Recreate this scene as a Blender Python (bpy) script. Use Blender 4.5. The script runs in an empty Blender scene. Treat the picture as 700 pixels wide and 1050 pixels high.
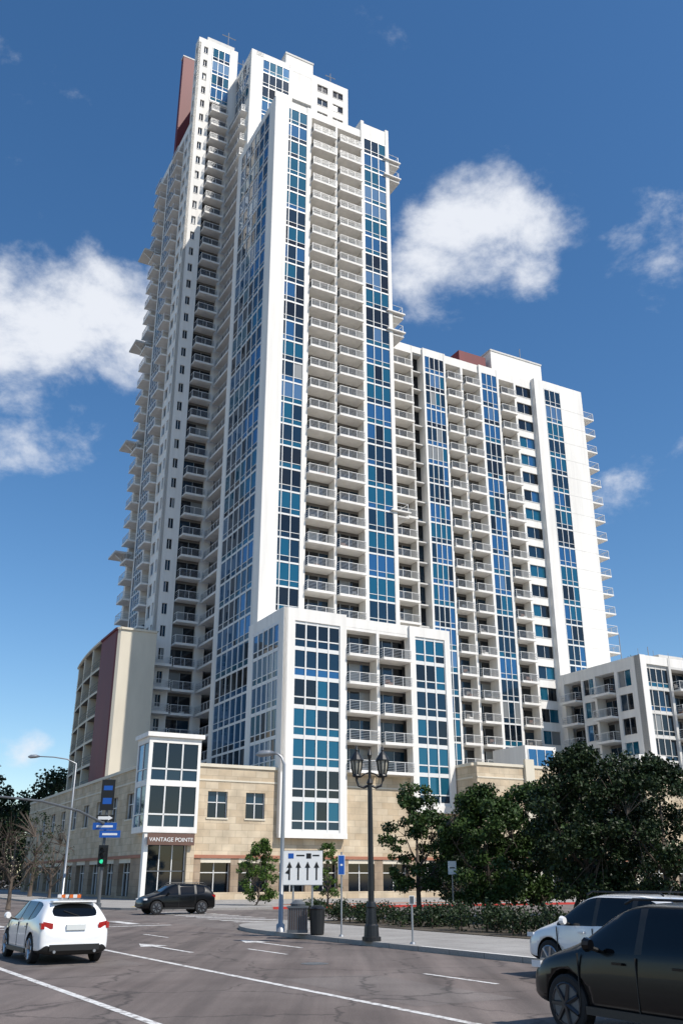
import bpy, bmesh, math, random
import numpy as np
from mathutils import Vector, Matrix
random.seed(7); np.random.seed(7)
scene=bpy.context.scene
scene.view_settings.view_transform='Standard'
scene.view_settings.look='None'
scene.view_settings.exposure=0
# ------------------------------------------------------------ materials
MATS={}
def mat(name,col=(.5,.5,.5),rough=.6,metal=0,var=0,vscale=(1,1,1),ior=None,bump=0,bscale=20,coat=0,emit=None):
    m=bpy.data.materials.new(name); m.use_nodes=True
    nt=m.node_tree; b=nt.nodes['Principled BSDF']
    b.inputs['Base Color'].default_value=(*col,1)
    b.inputs['Roughness'].default_value=rough
    b.inputs['Metallic'].default_value=metal
    if ior: b.inputs['IOR'].default_value=ior
    if coat: b.inputs['Coat Weight'].default_value=coat
    if emit:
        b.inputs['Emission Color'].default_value=(*emit[0],1); b.inputs['Emission Strength'].default_value=emit[1]
    if var or bump:
        tc=nt.nodes.new('ShaderNodeTexCoord'); mp=nt.nodes.new('ShaderNodeMapping')
        mp.inputs['Scale'].default_value=vscale
        nt.links.new(tc.outputs['Object'],mp.inputs['Vector'])
    if var:
        n=nt.nodes.new('ShaderNodeTexNoise'); n.inputs['Detail'].default_value=4; n.inputs['Scale'].default_value=1
        n.inputs['Roughness'].default_value=.65
        nt.links.new(mp.outputs[0],n.inputs['Vector'])
        r=nt.nodes.new('ShaderNodeValToRGB')
        r.color_ramp.elements[0].position=.3; r.color_ramp.elements[1].position=.7
        r.color_ramp.elements[0].color=(*[c*(1-var) for c in col],1)
        r.color_ramp.elements[1].color=(*[min(1,c*(1+var)) for c in col],1)
        nt.links.new(n.outputs['Fac'],r.inputs[0]); nt.links.new(r.outputs[0],b.inputs['Base Color'])
    if bump:
        n2=nt.nodes.new('ShaderNodeTexNoise'); n2.inputs['Scale'].default_value=bscale; n2.inputs['Detail'].default_value=4
        nt.links.new(tc.outputs['Object'],n2.inputs['Vector'])
        bp=nt.nodes.new('ShaderNodeBump'); bp.inputs['Strength'].default_value=bump; bp.inputs['Distance'].default_value=.02
        nt.links.new(n2.outputs['Fac'],bp.inputs['Height']); nt.links.new(bp.outputs[0],b.inputs['Normal'])
    MATS[name]=m; return m
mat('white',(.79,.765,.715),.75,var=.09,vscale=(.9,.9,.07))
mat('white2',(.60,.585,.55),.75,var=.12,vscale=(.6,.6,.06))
mat('cream',(.66,.60,.48),.8,var=.08,vscale=(.4,.4,.1))
mat('red',(.14,.014,.016),.6,var=.1,vscale=(.5,.5,.1))
mat('rust',(.36,.15,.09),.7,var=.1)
mat('frame',(.72,.715,.69),.45)
mat('dframe',(.09,.10,.11),.4)
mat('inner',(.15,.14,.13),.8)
mat('core',(.09,.09,.095),.8)
mat('roof',(.3,.3,.3),.9,var=.15,vscale=(.2,.2,.2))
mat('rail',(.36,.38,.40),.4,metal=.3)
mat('g_dark',(.003,.007,.013),.04,ior=1.55)
mat('g_deep',(.006,.028,.055),.04,metal=.2,ior=1.6)
mat('g_teal',(.010,.110,.18),.05,metal=.3,ior=1.6)
mat('g_blue',(.035,.14,.28),.05,metal=.5,ior=1.65)
mat('g_pale',(.13,.24,.36),.08,metal=.55,ior=1.65)
mat('g_blind',(.20,.21,.21),.25,ior=1.6)
mat('metalblack',(.010,.011,.012),.4)
mat('galv',(.34,.35,.36),.4,metal=.6)
mat('rubber',(.012,.012,.013),.85)
mat('rim',(.42,.43,.45),.3,metal=.9)
mat('rimdark',(.06,.06,.065),.35,metal=.7)
mat('paintw',(.80,.80,.79),.3,coat=1)
mat('paintb',(.0025,.0028,.0035),.28,coat=.25,ior=1.35)
mat('carglass',(.003,.004,.005),.03,ior=1.45)
mat('plasticb',(.015,.015,.015),.5)
mat('tail',(.35,.012,.01),.2,coat=1)
mat('lampw',(.7,.72,.74),.15,coat=1)
mat('plate',(.6,.62,.6),.4)
mat('globe',(.40,.37,.30),.3)
mat('signwhite',(.78,.78,.76),.5)
mat('signblack',(.01,.01,.01),.5)
mat('signblue',(.01,.09,.38),.4)
mat('green',(.01,.5,.25),.4,emit=((.05,1,.5),.8))
mat('bark',(.085,.065,.05),.9,var=.25,vscale=(6,6,1.5),bump=.6,bscale=12)
mat('soil',(.08,.065,.045),.95,var=.3,vscale=(1,1,1))
mat('yellow',(.65,.45,.03),.7,var=.1)
mat('redkerb',(.45,.035,.025),.7,var=.15)
mat('brown',(.13,.07,.05),.6,var=.1)
mat('orange',(.75,.16,.02),.5)
def stone(name,c1,c2,cm,w,h):
    m=bpy.data.materials.new(name); m.use_nodes=True; nt=m.node_tree; b=nt.nodes['Principled BSDF']
    tc=nt.nodes.new('ShaderNodeTexCoord'); sp=nt.nodes.new('ShaderNodeSeparateXYZ'); ad=nt.nodes.new('ShaderNodeMath'); cb=nt.nodes.new('ShaderNodeCombineXYZ')
    nt.links.new(tc.outputs['Object'],sp.inputs[0]); nt.links.new(sp.outputs[0],ad.inputs[0]); nt.links.new(sp.outputs[1],ad.inputs[1])
    nt.links.new(ad.outputs[0],cb.inputs[0]); nt.links.new(sp.outputs[2],cb.inputs[1])
    br=nt.nodes.new('ShaderNodeTexBrick'); br.inputs['Scale'].default_value=1
    br.inputs['Brick Width'].default_value=w; br.inputs['Row Height'].default_value=h; br.inputs['Mortar Size'].default_value=.015
    br.inputs['Color1'].default_value=(*c1,1); br.inputs['Color2'].default_value=(*c2,1); br.inputs['Mortar'].default_value=(*cm,1)
    nt.links.new(cb.outputs[0],br.inputs['Vector'])
    n=nt.nodes.new('ShaderNodeTexNoise'); n.inputs['Scale'].default_value=.7; n.inputs['Detail'].default_value=5; nt.links.new(tc.outputs['Object'],n.inputs['Vector'])
    mr=nt.nodes.new('ShaderNodeMapRange'); mr.inputs[1].default_value=.3; mr.inputs[2].default_value=.7; mr.inputs[3].default_value=.78; mr.inputs[4].default_value=1.14
    nt.links.new(n.outputs[0],mr.inputs[0])
    vm=nt.nodes.new('ShaderNodeVectorMath'); vm.operation='SCALE'; nt.links.new(br.outputs['Color'],vm.inputs[0]); nt.links.new(mr.outputs[0],vm.inputs['Scale'])
    nt.links.new(vm.outputs[0],b.inputs['Base Color']); b.inputs['Roughness'].default_value=.85
    MATS[name]=m
stone('stone',(.50,.39,.26),(.60,.50,.36),(.36,.29,.21),1.3,.62)
stone('stone_dark',(.30,.22,.15),(.36,.28,.2),(.2,.16,.12),1.3,.62)
def ground_mat(name,c1,c2,scale,patch=0,cracks=False,joints=0):
    m=bpy.data.materials.new(name); m.use_nodes=True; nt=m.node_tree; b=nt.nodes['Principled BSDF']; b.inputs['Roughness'].default_value=.85
    tc=nt.nodes.new('ShaderNodeTexCoord')
    def noise(s,d=5,scl=None):
        n=nt.nodes.new('ShaderNodeTexNoise'); n.inputs['Scale'].default_value=s; n.inputs['Detail'].default_value=d; n.inputs['Roughness'].default_value=.6
        if scl:
            mp=nt.nodes.new('ShaderNodeMapping'); mp.inputs['Rotation'].default_value=(0,0,math.radians(-31.3)); mp.inputs['Scale'].default_value=scl
            nt.links.new(tc.outputs['Object'],mp.inputs[0]); nt.links.new(mp.outputs[0],n.inputs['Vector'])
        else: nt.links.new(tc.outputs['Object'],n.inputs['Vector'])
        return n
    n1=noise(scale); n2=noise(45,4)
    r=nt.nodes.new('ShaderNodeValToRGB'); r.color_ramp.elements[0].position=.35; r.color_ramp.elements[1].position=.68
    r.color_ramp.elements[0].color=(*c1,1); r.color_ramp.elements[1].color=(*c2,1)
    nt.links.new(n1.outputs[0],r.inputs[0]); col=r.outputs[0]
    def mul(col,fac_out,lo,hi,a,bb):
        mr=nt.nodes.new('ShaderNodeMapRange'); mr.inputs[1].default_value=lo; mr.inputs[2].default_value=hi; mr.inputs[3].default_value=a; mr.inputs[4].default_value=bb
        nt.links.new(fac_out,mr.inputs[0]); vm=nt.nodes.new('ShaderNodeVectorMath'); vm.operation='SCALE'
        nt.links.new(col,vm.inputs[0]); nt.links.new(mr.outputs[0],vm.inputs['Scale']); return vm.outputs[0]
    col=mul(col,n2.outputs[0],.3,.7,.68,1.32)
    if patch:
        n3=noise(1,4,scl=(1.1,.05,1)); col=mul(col,n3.outputs[0],.35,.65,1-patch,1+patch)
    if cracks:
        v=nt.nodes.new('ShaderNodeTexVoronoi'); v.feature='DISTANCE_TO_EDGE'; v.inputs['Scale'].default_value=.35
        nz=noise(1.2,5); mx=nt.nodes.new('ShaderNodeVectorMath'); mx.operation='MULTIPLY_ADD'; mx.inputs[1].default_value=(1.2,1.2,0)
        nt.links.new(nz.outputs['Color'],mx.inputs[0]); nt.links.new(tc.outputs['Object'],mx.inputs[2]); nt.links.new(mx.outputs[0],v.inputs['Vector'])
        col=mul(col,v.outputs[0],0,.022,.45,1)
    if joints:
        br=nt.nodes.new('ShaderNodeTexBrick'); br.offset=0; br.inputs['Scale'].default_value=1; br.inputs['Brick Width'].default_value=joints; br.inputs['Row Height'].default_value=joints
        br.inputs['Mortar Size'].default_value=.02; mp=nt.nodes.new('ShaderNodeMapping'); mp.inputs['Rotation'].default_value=(0,0,math.radians(-31.3))
        nt.links.new(tc.outputs['Object'],mp.inputs[0]); nt.links.new(mp.outputs[0],br.inputs['Vector']); col=mul(col,br.outputs['Fac'],0,1,1,.6)
    nt.links.new(col,b.inputs['Base Color'])
    bp=nt.nodes.new('ShaderNodeBump'); bp.inputs['Strength'].default_value=.4; bp.inputs['Distance'].default_value=.01
    nt.links.new(n2.outputs[0],bp.inputs['Height']); nt.links.new(bp.outputs[0],b.inputs['Normal'])
    MATS[name]=m
ground_mat('asphalt',(.118,.094,.082),(.165,.136,.120),.35,patch=.30,cracks=True)
ground_mat('asphalt2',(.125,.104,.093),(.175,.150,.134),.3,patch=.2,cracks=True)
ground_mat('paving',(.27,.255,.235),(.35,.335,.31),.5,joints=1.5)
def paintmat():
    m=bpy.data.materials.new('roadpaint'); m.use_nodes=True; nt=m.node_tree; b=nt.nodes['Principled BSDF']; b.inputs['Roughness'].default_value=.7
    tc=nt.nodes.new('ShaderNodeTexCoord'); n=nt.nodes.new('ShaderNodeTexNoise'); n.inputs['Scale'].default_value=5; n.inputs['Detail'].default_value=8; n.inputs['Roughness'].default_value=.75
    nt.links.new(tc.outputs['Object'],n.inputs[0]); r=nt.nodes.new('ShaderNodeValToRGB'); r.color_ramp.elements[0].position=.38; r.color_ramp.elements[1].position=.52
    r.color_ramp.elements[0].color=(.19,.165,.15,1); r.color_ramp.elements[1].color=(.70,.69,.66,1)
    nt.links.new(n.outputs[0],r.inputs[0]); nt.links.new(r.outputs[0],b.inputs['Base Color']); MATS['roadpaint']=m
paintmat()
def leafmat(name,c1,c2):
    m=bpy.data.materials.new(name); m.use_nodes=True; nt=m.node_tree; b=nt.nodes['Principled BSDF']; b.inputs['Roughness'].default_value=.5
    tc=nt.nodes.new('ShaderNodeTexCoord'); n=nt.nodes.new('ShaderNodeTexNoise'); n.inputs['Scale'].default_value=2.2; n.inputs['Detail'].default_value=4
    nt.links.new(tc.outputs['Object'],n.inputs[0]); r=nt.nodes.new('ShaderNodeValToRGB'); r.color_ramp.elements[0].position=.35; r.color_ramp.elements[1].position=.68
    r.color_ramp.elements[0].color=(*c1,1); r.color_ramp.elements[1].color=(*c2,1)
    nt.links.new(n.outputs[0],r.inputs[0]); nt.links.new(r.outputs[0],b.inputs['Base Color']); b.inputs['Specular IOR Level'].default_value=.25; MATS[name]=m
leafmat('leaf',(.018,.040,.009),(.052,.090,.020))
leafmat('leafdark',(.010,.021,.007),(.028,.048,.014))
leafmat('leafbright',(.035,.075,.012),(.10,.16,.03))
# ------------------------------------------------------------ helpers
class MB:
    def __init__(s): s.v=[]; s.f=[]; s.m=[]; s.names=[]
    def mi(s,n):
        if n not in s.names: s.names.append(n)
        return s.names.index(n)
    def poly(s,pts,m):
        i=len(s.v); s.v+=[tuple(p) for p in pts]; s.f.append(tuple(range(i,i+len(pts)))); s.m.append(s.mi(m))
    def box(s,x0,x1,y0,y1,z0,z1,m):
        if x1<x0:x0,x1=x1,x0
        if y1<y0:y0,y1=y1,y0
        i=len(s.v)
        s.v+=[(x0,y0,z0),(x1,y0,z0),(x1,y1,z0),(x0,y1,z0),(x0,y0,z1),(x1,y0,z1),(x1,y1,z1),(x0,y1,z1)]
        k=s.mi(m)
        for q in ((0,3,2,1),(4,5,6,7),(0,1,5,4),(1,2,6,5),(2,3,7,6),(3,0,4,7)):
            s.f.append(tuple(i+j for j in q)); s.m.append(k)
    def tube(s,pts,rads,m,n=10,cap=True):
        pts=[Vector(p) for p in pts]; rings=[]
        if not isinstance(rads,(list,tuple)): rads=[rads]*len(pts)
        k=s.mi(m)
        for a,p in enumerate(pts):
            if a==0: t=pts[1]-pts[0]
            elif a==len(pts)-1: t=pts[-1]-pts[-2]
            else: t=pts[a+1]-pts[a-1]
            t.normalize(); up=Vector((0,0,1)) if abs(t.z)<.9 else Vector((1,0,0))
            u=t.cross(up).normalized(); w=t.cross(u).normalized(); r=rads[a]; i=len(s.v)
            for j in range(n):
                an=2*math.pi*j/n; q=p+u*math.cos(an)*r+w*math.sin(an)*r; s.v.append(tuple(q))
            rings.append(i)
        for a in range(len(rings)-1):
            for j in range(n):
                s.f.append((rings[a]+j,rings[a]+(j+1)%n,rings[a+1]+(j+1)%n,rings[a+1]+j)); s.m.append(k)
        if cap:
            s.f.append(tuple(rings[0]+j for j in range(n))); s.m.append(k); s.f.append(tuple(rings[-1]+j for j in range(n))); s.m.append(k)
    def build(s,name,parent=None,smooth=False):
        me=bpy.data.meshes.new(name); me.from_pydata(s.v,[],s.f)
        for n in s.names: me.materials.append(MATS[n])
        me.polygons.foreach_set('material_index',s.m)
        if smooth: me.polygons.foreach_set('use_smooth',[True]*len(s.f))
        me.update(); o=bpy.data.objects.new(name,me); scene.collection.objects.link(o)
        if parent: o.parent=parent
        return o
def empty(name,loc=(0,0,0),rz=0):
    o=bpy.data.objects.new(name,None); scene.collection.objects.link(o); o.location=loc; o.rotation_euler=(0,0,rz); return o
def fixn(o):
    bm=bmesh.new(); bm.from_mesh(o.data); bmesh.ops.recalc_face_normals(bm,faces=bm.faces); bm.to_mesh(o.data); bm.free()
ANG=math.radians(28); O=Vector((-6.2,94,0)); R=Vector((math.cos(ANG),math.sin(ANG),0)); L=Vector((-math.sin(ANG),math.cos(ANG),0))
RA=math.radians(31.3); R2=Vector((math.cos(RA),math.sin(RA),0)); L2=Vector((-math.sin(RA),math.cos(RA),0))
FH=3.05
def Z(k): return 12.3+FH*k
def W(a,b,z=0): p=O+R*a+L*b; return Vector((p.x,p.y,z))
def fb(mb,F,u0,u1,d0,d1,z0,z1,m):
    k,p=F
    if k=='f': mb.box(u0,u1,p-d1,p-d0,z0,z1,m)
    elif k=='l': mb.box(p-d1,p-d0,u0,u1,z0,z1,m)
    else: mb.box(p+d0,p+d1,u0,u1,z0,z1,m)
def fq(mb,F,u0,u1,d,z0,z1,m,t=.012):
    k,p=F; r=lambda: d+random.uniform(-t,t)
    r0,r1,r2=r(),r(),r(); r3=r0+r2-r1
    c=[(u0,r0,z0),(u1,r1,z0),(u1,r2,z1),(u0,r3,z1)]
    if k=='f': pts=[(u,p-dd,z) for u,dd,z in c]
    elif k=='l': pts=[(p-dd,u,z) for u,dd,z in c][::-1]
    else: pts=[(p+dd,u,z) for u,dd,z in c]
    mb.poly(pts,m)
FRONT=[('g_dark',3.5),('g_deep',3),('g_teal',3.5),('g_blue',1),('g_blind',.25)]
TOPF=[('g_dark',1),('g_deep',2.2),('g_teal',2.8),('g_blue',3.5),('g_pale',.6),('g_blind',.2)]
SIDE=[('g_dark',1.5),('g_deep',3),('g_teal',1),('g_blue',3),('g_pale',.8),('g_blind',.2)]
BACK=[('g_dark',5),('g_deep',2.5),('g_blind',.8)]
def pick(S): return random.choices([a for a,b in S],[b for a,b in S])[0]
def glass_bay(mb,F,u0,u1,k0,k1,n,d=-.08,S=None,band=.22,mull=.10,bandm='frame',mid=.07,spl=.8):
    w=(u1-u0)/n; z0,z1=Z(k0),Z(k1)
    for k in range(k0,k1):
        z=Z(k); Sx=S or (TOPF if k>14+random.randint(-2,3) else FRONT)
        base=pick(Sx); b2=pick([('g_deep',3),('g_teal',2.5),('g_blue',1.5),('g_dark',1)])
        for i in range(n):
            g=base if random.random()<.72 else pick(Sx)
            fq(mb,F,u0+i*w,u0+(i+1)*w,d,z+spl,z+FH-.1,g)
            fq(mb,F,u0+i*w,u0+(i+1)*w,d,z-.1,z+spl,b2 if random.random()<.85 else g)
        fb(mb,F,u0,u1,d-.06,d+.055,z-band/2,z+band/2,bandm)
        fb(mb,F,u0,u1,d-.06,d+.045,z+spl-mid/2,z+spl+mid/2,bandm)
    for i in range(n+1):
        u=u0+i*w; fb(mb,F,u-mull/2,u+mull/2,d-.05,d+.09,z0-band/2,z1-.02,bandm)
    fb(mb,F,u0,u1,d-.06,d+.055,z1-band,z1-.015,bandm)
def pier(mb,F,u0,u1,z0,z1,d=0,dep=2.2,m='white'): fb(mb,F,u0,u1,d-dep,d,z0,z1,m)
def balcony_bay(mb,F,u0,u1,k0,k1,rec=1.6,proj=1.0,n=3,inset=.12,m='white',rail=True):
    w=(u1-u0)/n
    for k in range(k0,k1):
        z=Z(k)
        for i in range(n):
            fq(mb,F,u0+i*w,u0+(i+1)*w,-rec,z+.05,z+2.45,pick(BACK))
            fb(mb,F,u0+i*w-.03,u0+i*w+.03,-rec-.03,-rec+.05,z+.05,z+2.45,'rail')
        fb(mb,F,u0,u1,-rec-.1,-rec+.06,z+2.45,z+FH-.26,'inner')  # lintel coloured dark: the recess's deep shadow is painted in
        if random.random()<.35:
            u=random.uniform(u0+.5,u1-1.2); fb(mb,F,u,u+.6,-.6,0,z+.03,z+.5,random.choice(['brown','dframe','white2','inner']))
            fb(mb,F,u,u+.6,-.66,-.6,z+.5,z+.95,random.choice(['brown','dframe','inner']))
        slab(mb,F,u0+inset,u1-inset,z,rec,proj,m,rail)
    z=Z(k1); fb(mb,F,u0,u1,-rec,.012,z-.30,z+.012,m)
def slab(mb,F,u0,u1,z,rec,proj,m='white',rail=True):
    fb(mb,F,u0,u1,-rec,proj,z-.22,z+.022,m)
    fb(mb,F,u0-.02,u1+.02,proj-.12,proj+.02,z-.25,z+.06,m)
    if rail:
        d=proj-.06
        fb(mb,F,u0,u1,d-.03,d+.03,z+1.04,z+1.10,'frame')
        nn=max(2,int((u1-u0)/1.1))
        for i in range(nn+1):
            u=u0+.03+(u1-u0-.06)*i/nn; fb(mb,F,u-.025,u+.025,d-.025,d+.025,z+.06,z+1.04,'frame')
        for h in (.2,.37,.54,.71,.88): fb(mb,F,u0+.04,u1-.04,d-.012,d+.012,z+h,z+h+.03,'rail')
        for u in (u0+.03,u1-.03):
            fb(mb,F,u-.025,u+.025,0.02,d-.03,z+1.04,z+1.095,'frame')
            for h in (.25,.5,.75): fb(mb,F,u-.012,u+.012,0.02,d-.03,z+h,z+h+.035,'rail')
def punched(mb,F,u0,u1,k0,k1,wins,zs=.95,zt=2.5,m='white',S=BACK,dep=2.2):
    edges=[u0]
    for a,b in wins: edges+= [a,b]
    edges.append(u1)
    for i in range(0,len(edges),2):
        fb(mb,F,edges[i],edges[i+1],-dep,0,Z(k0)-.3,Z(k1),m)
    for a,b in wins:
        for k in range(k0,k1):
            z=Z(k)
            fb(mb,F,a,b,-.4,-.004,z-(FH-zt),z+zs,m)
            mid=(a+b)/2
            fq(mb,F,a,mid,-.22,z+zs,z+zt,pick(S)); fq(mb,F,mid,b,-.22,z+zs,z+zt,pick(S))
            fb(mb,F,mid-.03,mid+.03,-.24,-.16,z+zs,z+zt,'frame')
            fb(mb,F,a-.05,b+.05,-.1,.06,z+zs-.07,z+zs+.002,m)
        fb(mb,F,a,b,-.4,-.004,Z(k1)-(FH-zt),Z(k1)-.002,m)
def mass(mb,a0,a1,b0,b1,k0,k1,ins=2.2):
    z0,z1=Z(k0),Z(k1)
    mb.box(a0+ins,a1-ins,b0+ins,b1-min(.6,ins),z0,z1-.3,'core')
    for k in range(k0,k1+1):
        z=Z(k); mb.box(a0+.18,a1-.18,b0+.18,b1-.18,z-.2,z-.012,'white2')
    h=1.1; t=.3
    mb.box(a0+.002,a1-.002,b0+.002,b0+t,z1,z1+h,'white'); mb.box(a0+.002,a1-.002,b1-t,b1-.002,z1,z1+h,'white')
    mb.box(a0+.002,a0+t,b0+t,b1-t,z1,z1+h,'white'); mb.box(a1-t,a1-.002,b0+t,b1-t,z1,z1+h,'white')
def backwall(mb,F,u0,u1,k0,k1,n=None):
    n=n or max(1,int((u1-u0)/4)); w=(u1-u0)/n
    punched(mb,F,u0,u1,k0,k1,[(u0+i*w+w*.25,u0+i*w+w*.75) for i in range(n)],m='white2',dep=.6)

tower=empty('apartment_tower',O,ANG)
# ---------------- main front block
mb=MB()
mass(mb,.3,19.2,7.7,22,0,31)
F=('f',7.7)
pier(mb,F,.3,1.5,Z(3),Z(31)+1.15,.1)
glass_bay(mb,F,1.5,5.4,4,31,3,d=.0)
fb(mb,F,1.5,5.4,-.5,.02,Z(31),Z(31)+1.15,'white')
pier(mb,F,5.4,6.1,Z(3),Z(31)+1.2,.12)
balcony_bay(mb,F,6.1,10.1,4,31,proj=.7,n=3)
pier(mb,F,10.1,10.45,Z(3),Z(31)+.6,.02)
balcony_bay(mb,F,10.45,14.4,4,31,proj=.7,n=3)
pier(mb,F,14.4,14.9,Z(3),Z(32),.12)
glass_bay(mb,F,14.9,18.7,4,31,3,d=.0)
pier(mb,F,18.7,19.25,Z(3),Z(32),.12)
fb(mb,F,14.9,18.7,-1.5,.05,Z(31),Z(32)-.4,'white')
mb.box(14.9,19.2,9.2,14,Z(31),Z(32)-.5,'white')
for x,h in ((7,1.6),(11.5,2.0),(13,1.4)): mb.box(x,x+1.0,10,11.5,Z(31),Z(31)+h,'white2')
F=('l',.3)
pier(mb,F,7.62,9.6,Z(0),Z(31)+1.15,.04)
glass_bay(mb,F,9.6,20.4,0,31,6,d=.0,S=SIDE,mull=.14,band=.26)
fb(mb,F,9.6,20.4,-.5,.02,Z(31),Z(31)+1.15,'white')
pier(mb,F,20.4,21.9,Z(0),Z(31)+1.15,.06)
F=('r',19.2)
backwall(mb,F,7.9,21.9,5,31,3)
for k in (30,29,21,20,11):
    z=Z(k)+.4
    mb.box(18.3,21.2,7.3,12.5,z-.2,z,'white'); mb.box(19.3,21.0,7.5,12.5,z-.9,z-.7,'white2')
    mb.tube([(20.9,7.6,z-.9),(20.9,7.6,z+1.1)],.05,'frame',5); mb.tube([(20.9,7.6,z+1.1),(20.9,12.3,z+1.1)],.04,'frame',5)
    mb.tube([(19.3,7.6,z+1.1),(20.9,7.6,z+1.1)],.04,'frame',5)
mb.build('main_block',tower)
# ---------------- penthouse block (behind)
mb=MB()
mass(mb,1.6,20,22,40,0,39)
F=('l',1.6)
pier(mb,F,21.95,22.5,Z(0),Z(39)+1.1,.05)
balcony_bay(mb,F,22.5,28.6,0,36,proj=1.1,n=4)
glass_bay(mb,F,22.5,28.6,36,39,4,d=0,S=SIDE)
F=('f',22)
pier(mb,F,1.6,2.4,Z(30),Z(39)+1.1,.08)
glass_bay(mb,F,2.4,8.6,31,39,5,d=0,S=TOPF)
pier(mb,F,8.6,9.2,Z(30),Z(39)+1.1,.08)
glass_bay(mb,F,9.2,12.8,31,37,3,d=-.6,S=TOPF)
fb(mb,F,9.2,12.8,-1,-.02,Z(37)-.02,Z(39)+1.08,'white')
punched(mb,F,12.8,20,31,39,[(14,16),(17,19)],S=BACK)
fb(mb,F,9.2,20.1,.0,1.1,Z(36)-.25,Z(36)+.1,'white')
fb(mb,F,2.4,8.6,-.5,.05,Z(39)-.02,Z(39)+1.12,'white')
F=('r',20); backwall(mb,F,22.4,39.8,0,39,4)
mb.box(9.6,15,26,33,Z(39),Z(39)+8.2,'white'); mb.box(9.5,15.1,25.9,33.1,Z(39)+8.2,Z(39)+8.6,'white2')
mb.box(15.5,19,26,33,Z(39),Z(39)+4,'white2')
mb.box(1.6,20,40.01,40.5,0,Z(39),'white2')
for x,y,h in ((3,30,7),(5,31,6),(8,24,4),(17.5,24,5.5),(18.2,24.5,4)):
    mb.tube([(x,y,Z(39)),(x,y,Z(39)+h)],.09,'galv',6); mb.tube([(x-1,y,Z(39)+h*.85),(x+1,y,Z(39)+h*.85)],.07,'galv',6)
    mb.tube([(x-.6,y,Z(39)+h*.6),(x+.6,y+.5,Z(39)+h*.6)],.06,'galv',6)
mb.build('upper_block',tower)
# ---------------- rear-left
mb=MB()
mass(mb,-5.6,1.6,29,30.8,0,41,ins=.45)
F=('f',29)
punched(mb,F,-5.6,-3.0,0,41,[(-4.6,-3.9)],zs=.9,zt=2.4,dep=.44)
fb(mb,F,-3.0,.2,-1.7,-1.62,Z(0),Z(41),'inner')
balcony_bay(mb,F,-3.0,.2,0,37,rec=.4,proj=1.3,n=2)
glass_bay(mb,F,-3.0,.2,37,41,3,d=0,S=SIDE)
pier(mb,F,.2,1.6,Z(0),Z(41)+1.1,.05,1.7)
for k in range(1,6): slab(mb,F,-5.5,-3.2,Z(k),0,1.6)
F=('l',-5.6)
punched(mb,F,29,30.8,0,41,[(29.55,30.35)],zs=.7,zt=2.5,S=SIDE,dep=.44)
mb.box(-5.5,1.55,30.4,30.79,Z(30),Z(41),'white2')
mb.box(-4,1,29.3,30.5,Z(41),Z(41)+2.2,'white2')
mb.tube([(0,30,Z(41)+2),(0,30,Z(41)+6)],.09,'galv',6); mb.tube([(-1.2,30,Z(41)+5),(1.4,30,Z(41)+5)],.07,'galv',6)
mb.build('rear_block',tower)
mb=MB()
mass(mb,-5.6,1.6,30.82,46,0,35)
F=('l',-5.6)
punched(mb,F,30.82,33.1,0,35,[(31.1,32.6)],zs=.7,zt=2.5,S=SIDE,dep=2.1)
balcony_bay(mb,F,33.1,36.4,0,35,proj=1.0,n=3)
pier(mb,F,36.4,37.0,Z(0),Z(35)+1,.05)
glass_bay(mb,F,37.0,41.2,0,35,4,d=0,S=SIDE)
pier(mb,F,41.2,41.8,Z(0),Z(35)+1,.05)
balcony_bay(mb,F,41.8,45.2,0,35,proj=1.2,n=3)
pier(mb,F,45.2,46,Z(0),Z(35)+1,.05)
for k in (5,11,17,23,29):
    mb.box(-8.2,-5.6,43.0,47,Z(k)+1.1,Z(k)+1.4,'white2'); mb.tube([(-8.0,44,Z(k)+1.1),(-5.6,44,Z(k)-.9)],.08,'frame',6)
mb.box(-5.0,.6,40.5,41.7,Z(35)-.2,145.5,'red'); mb.box(-5.1,.7,40.45,41.75,145.5,145.8,'white2')
mb.box(-1.2,1.4,33,40.5,Z(35),Z(41),'white')
mb.box(-5.6,1.6,46.01,46.3,0,Z(35),'white2')
mb.build('rear_wing',tower)
# ---------------- right block
mb=MB()
mass(mb,19.3,50,14.9,32,0,21)
F=('f',14.9)
pier(mb,F,19.3,22.6,Z(0),Z(21)+1.1,.0)
balcony_bay(mb,F,22.6,26.8,0,21,proj=.7,n=3)
pier(mb,F,26.8,27.1,Z(0),Z(21)+1.1,.02,m='white2')
glass_bay(mb,F,27.1,28.8,0,21,2,d=-1.4,S=[('g_dark',3),('g_deep',1)],bandm='dframe')
pier(mb,F,28.8,29.1,Z(0),Z(21)+1.1,.3)
glass_bay(mb,F,29.1,32.6,0,21,4,d=.2,S=SIDE)
fb(mb,F,29.1,32.6,-1,.25,Z(21)-.01,Z(21)+1.12,'white')
pier(mb,F,32.6,32.9,Z(0),Z(21)+1.1,.3)
balcony_bay(mb,F,32.9,35.9,0,21,proj=.7,n=2)
pier(mb,F,35.9,36.3,Z(0),Z(21)+1.1,.02)
balcony_bay(mb,F,36.3,39.3,0,21,proj=.7,n=2)
pier(mb,F,39.3,39.7,Z(0),Z(21)+1.1,.3)
glass_bay(mb,F,39.7,42.7,0,21,3,d=.2,S=SIDE)
fb(mb,F,39.7,42.7,-1,.25,Z(21)-.01,Z(21)+1.12,'white')
pier(mb,F,42.7,43.1,Z(0),Z(21)+1.1,.3)
balcony_bay(mb,F,43.1,46.3,0,21,proj=.7,n=2)
punched(mb,F,46.3,50,0,21,[(46.7,49.8)],zs=.75,zt=2.6,S=FRONT)
mb.box(19.3,50,32.02,32.4,0,Z(21),'white2')
mb.box(46.2,57,20,28,Z(21),Z(21)+8.6,'white'); mb.box(46.1,57.1,19.9,28.1,Z(21)+8.6,Z(21)+8.9,'white2')
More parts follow.
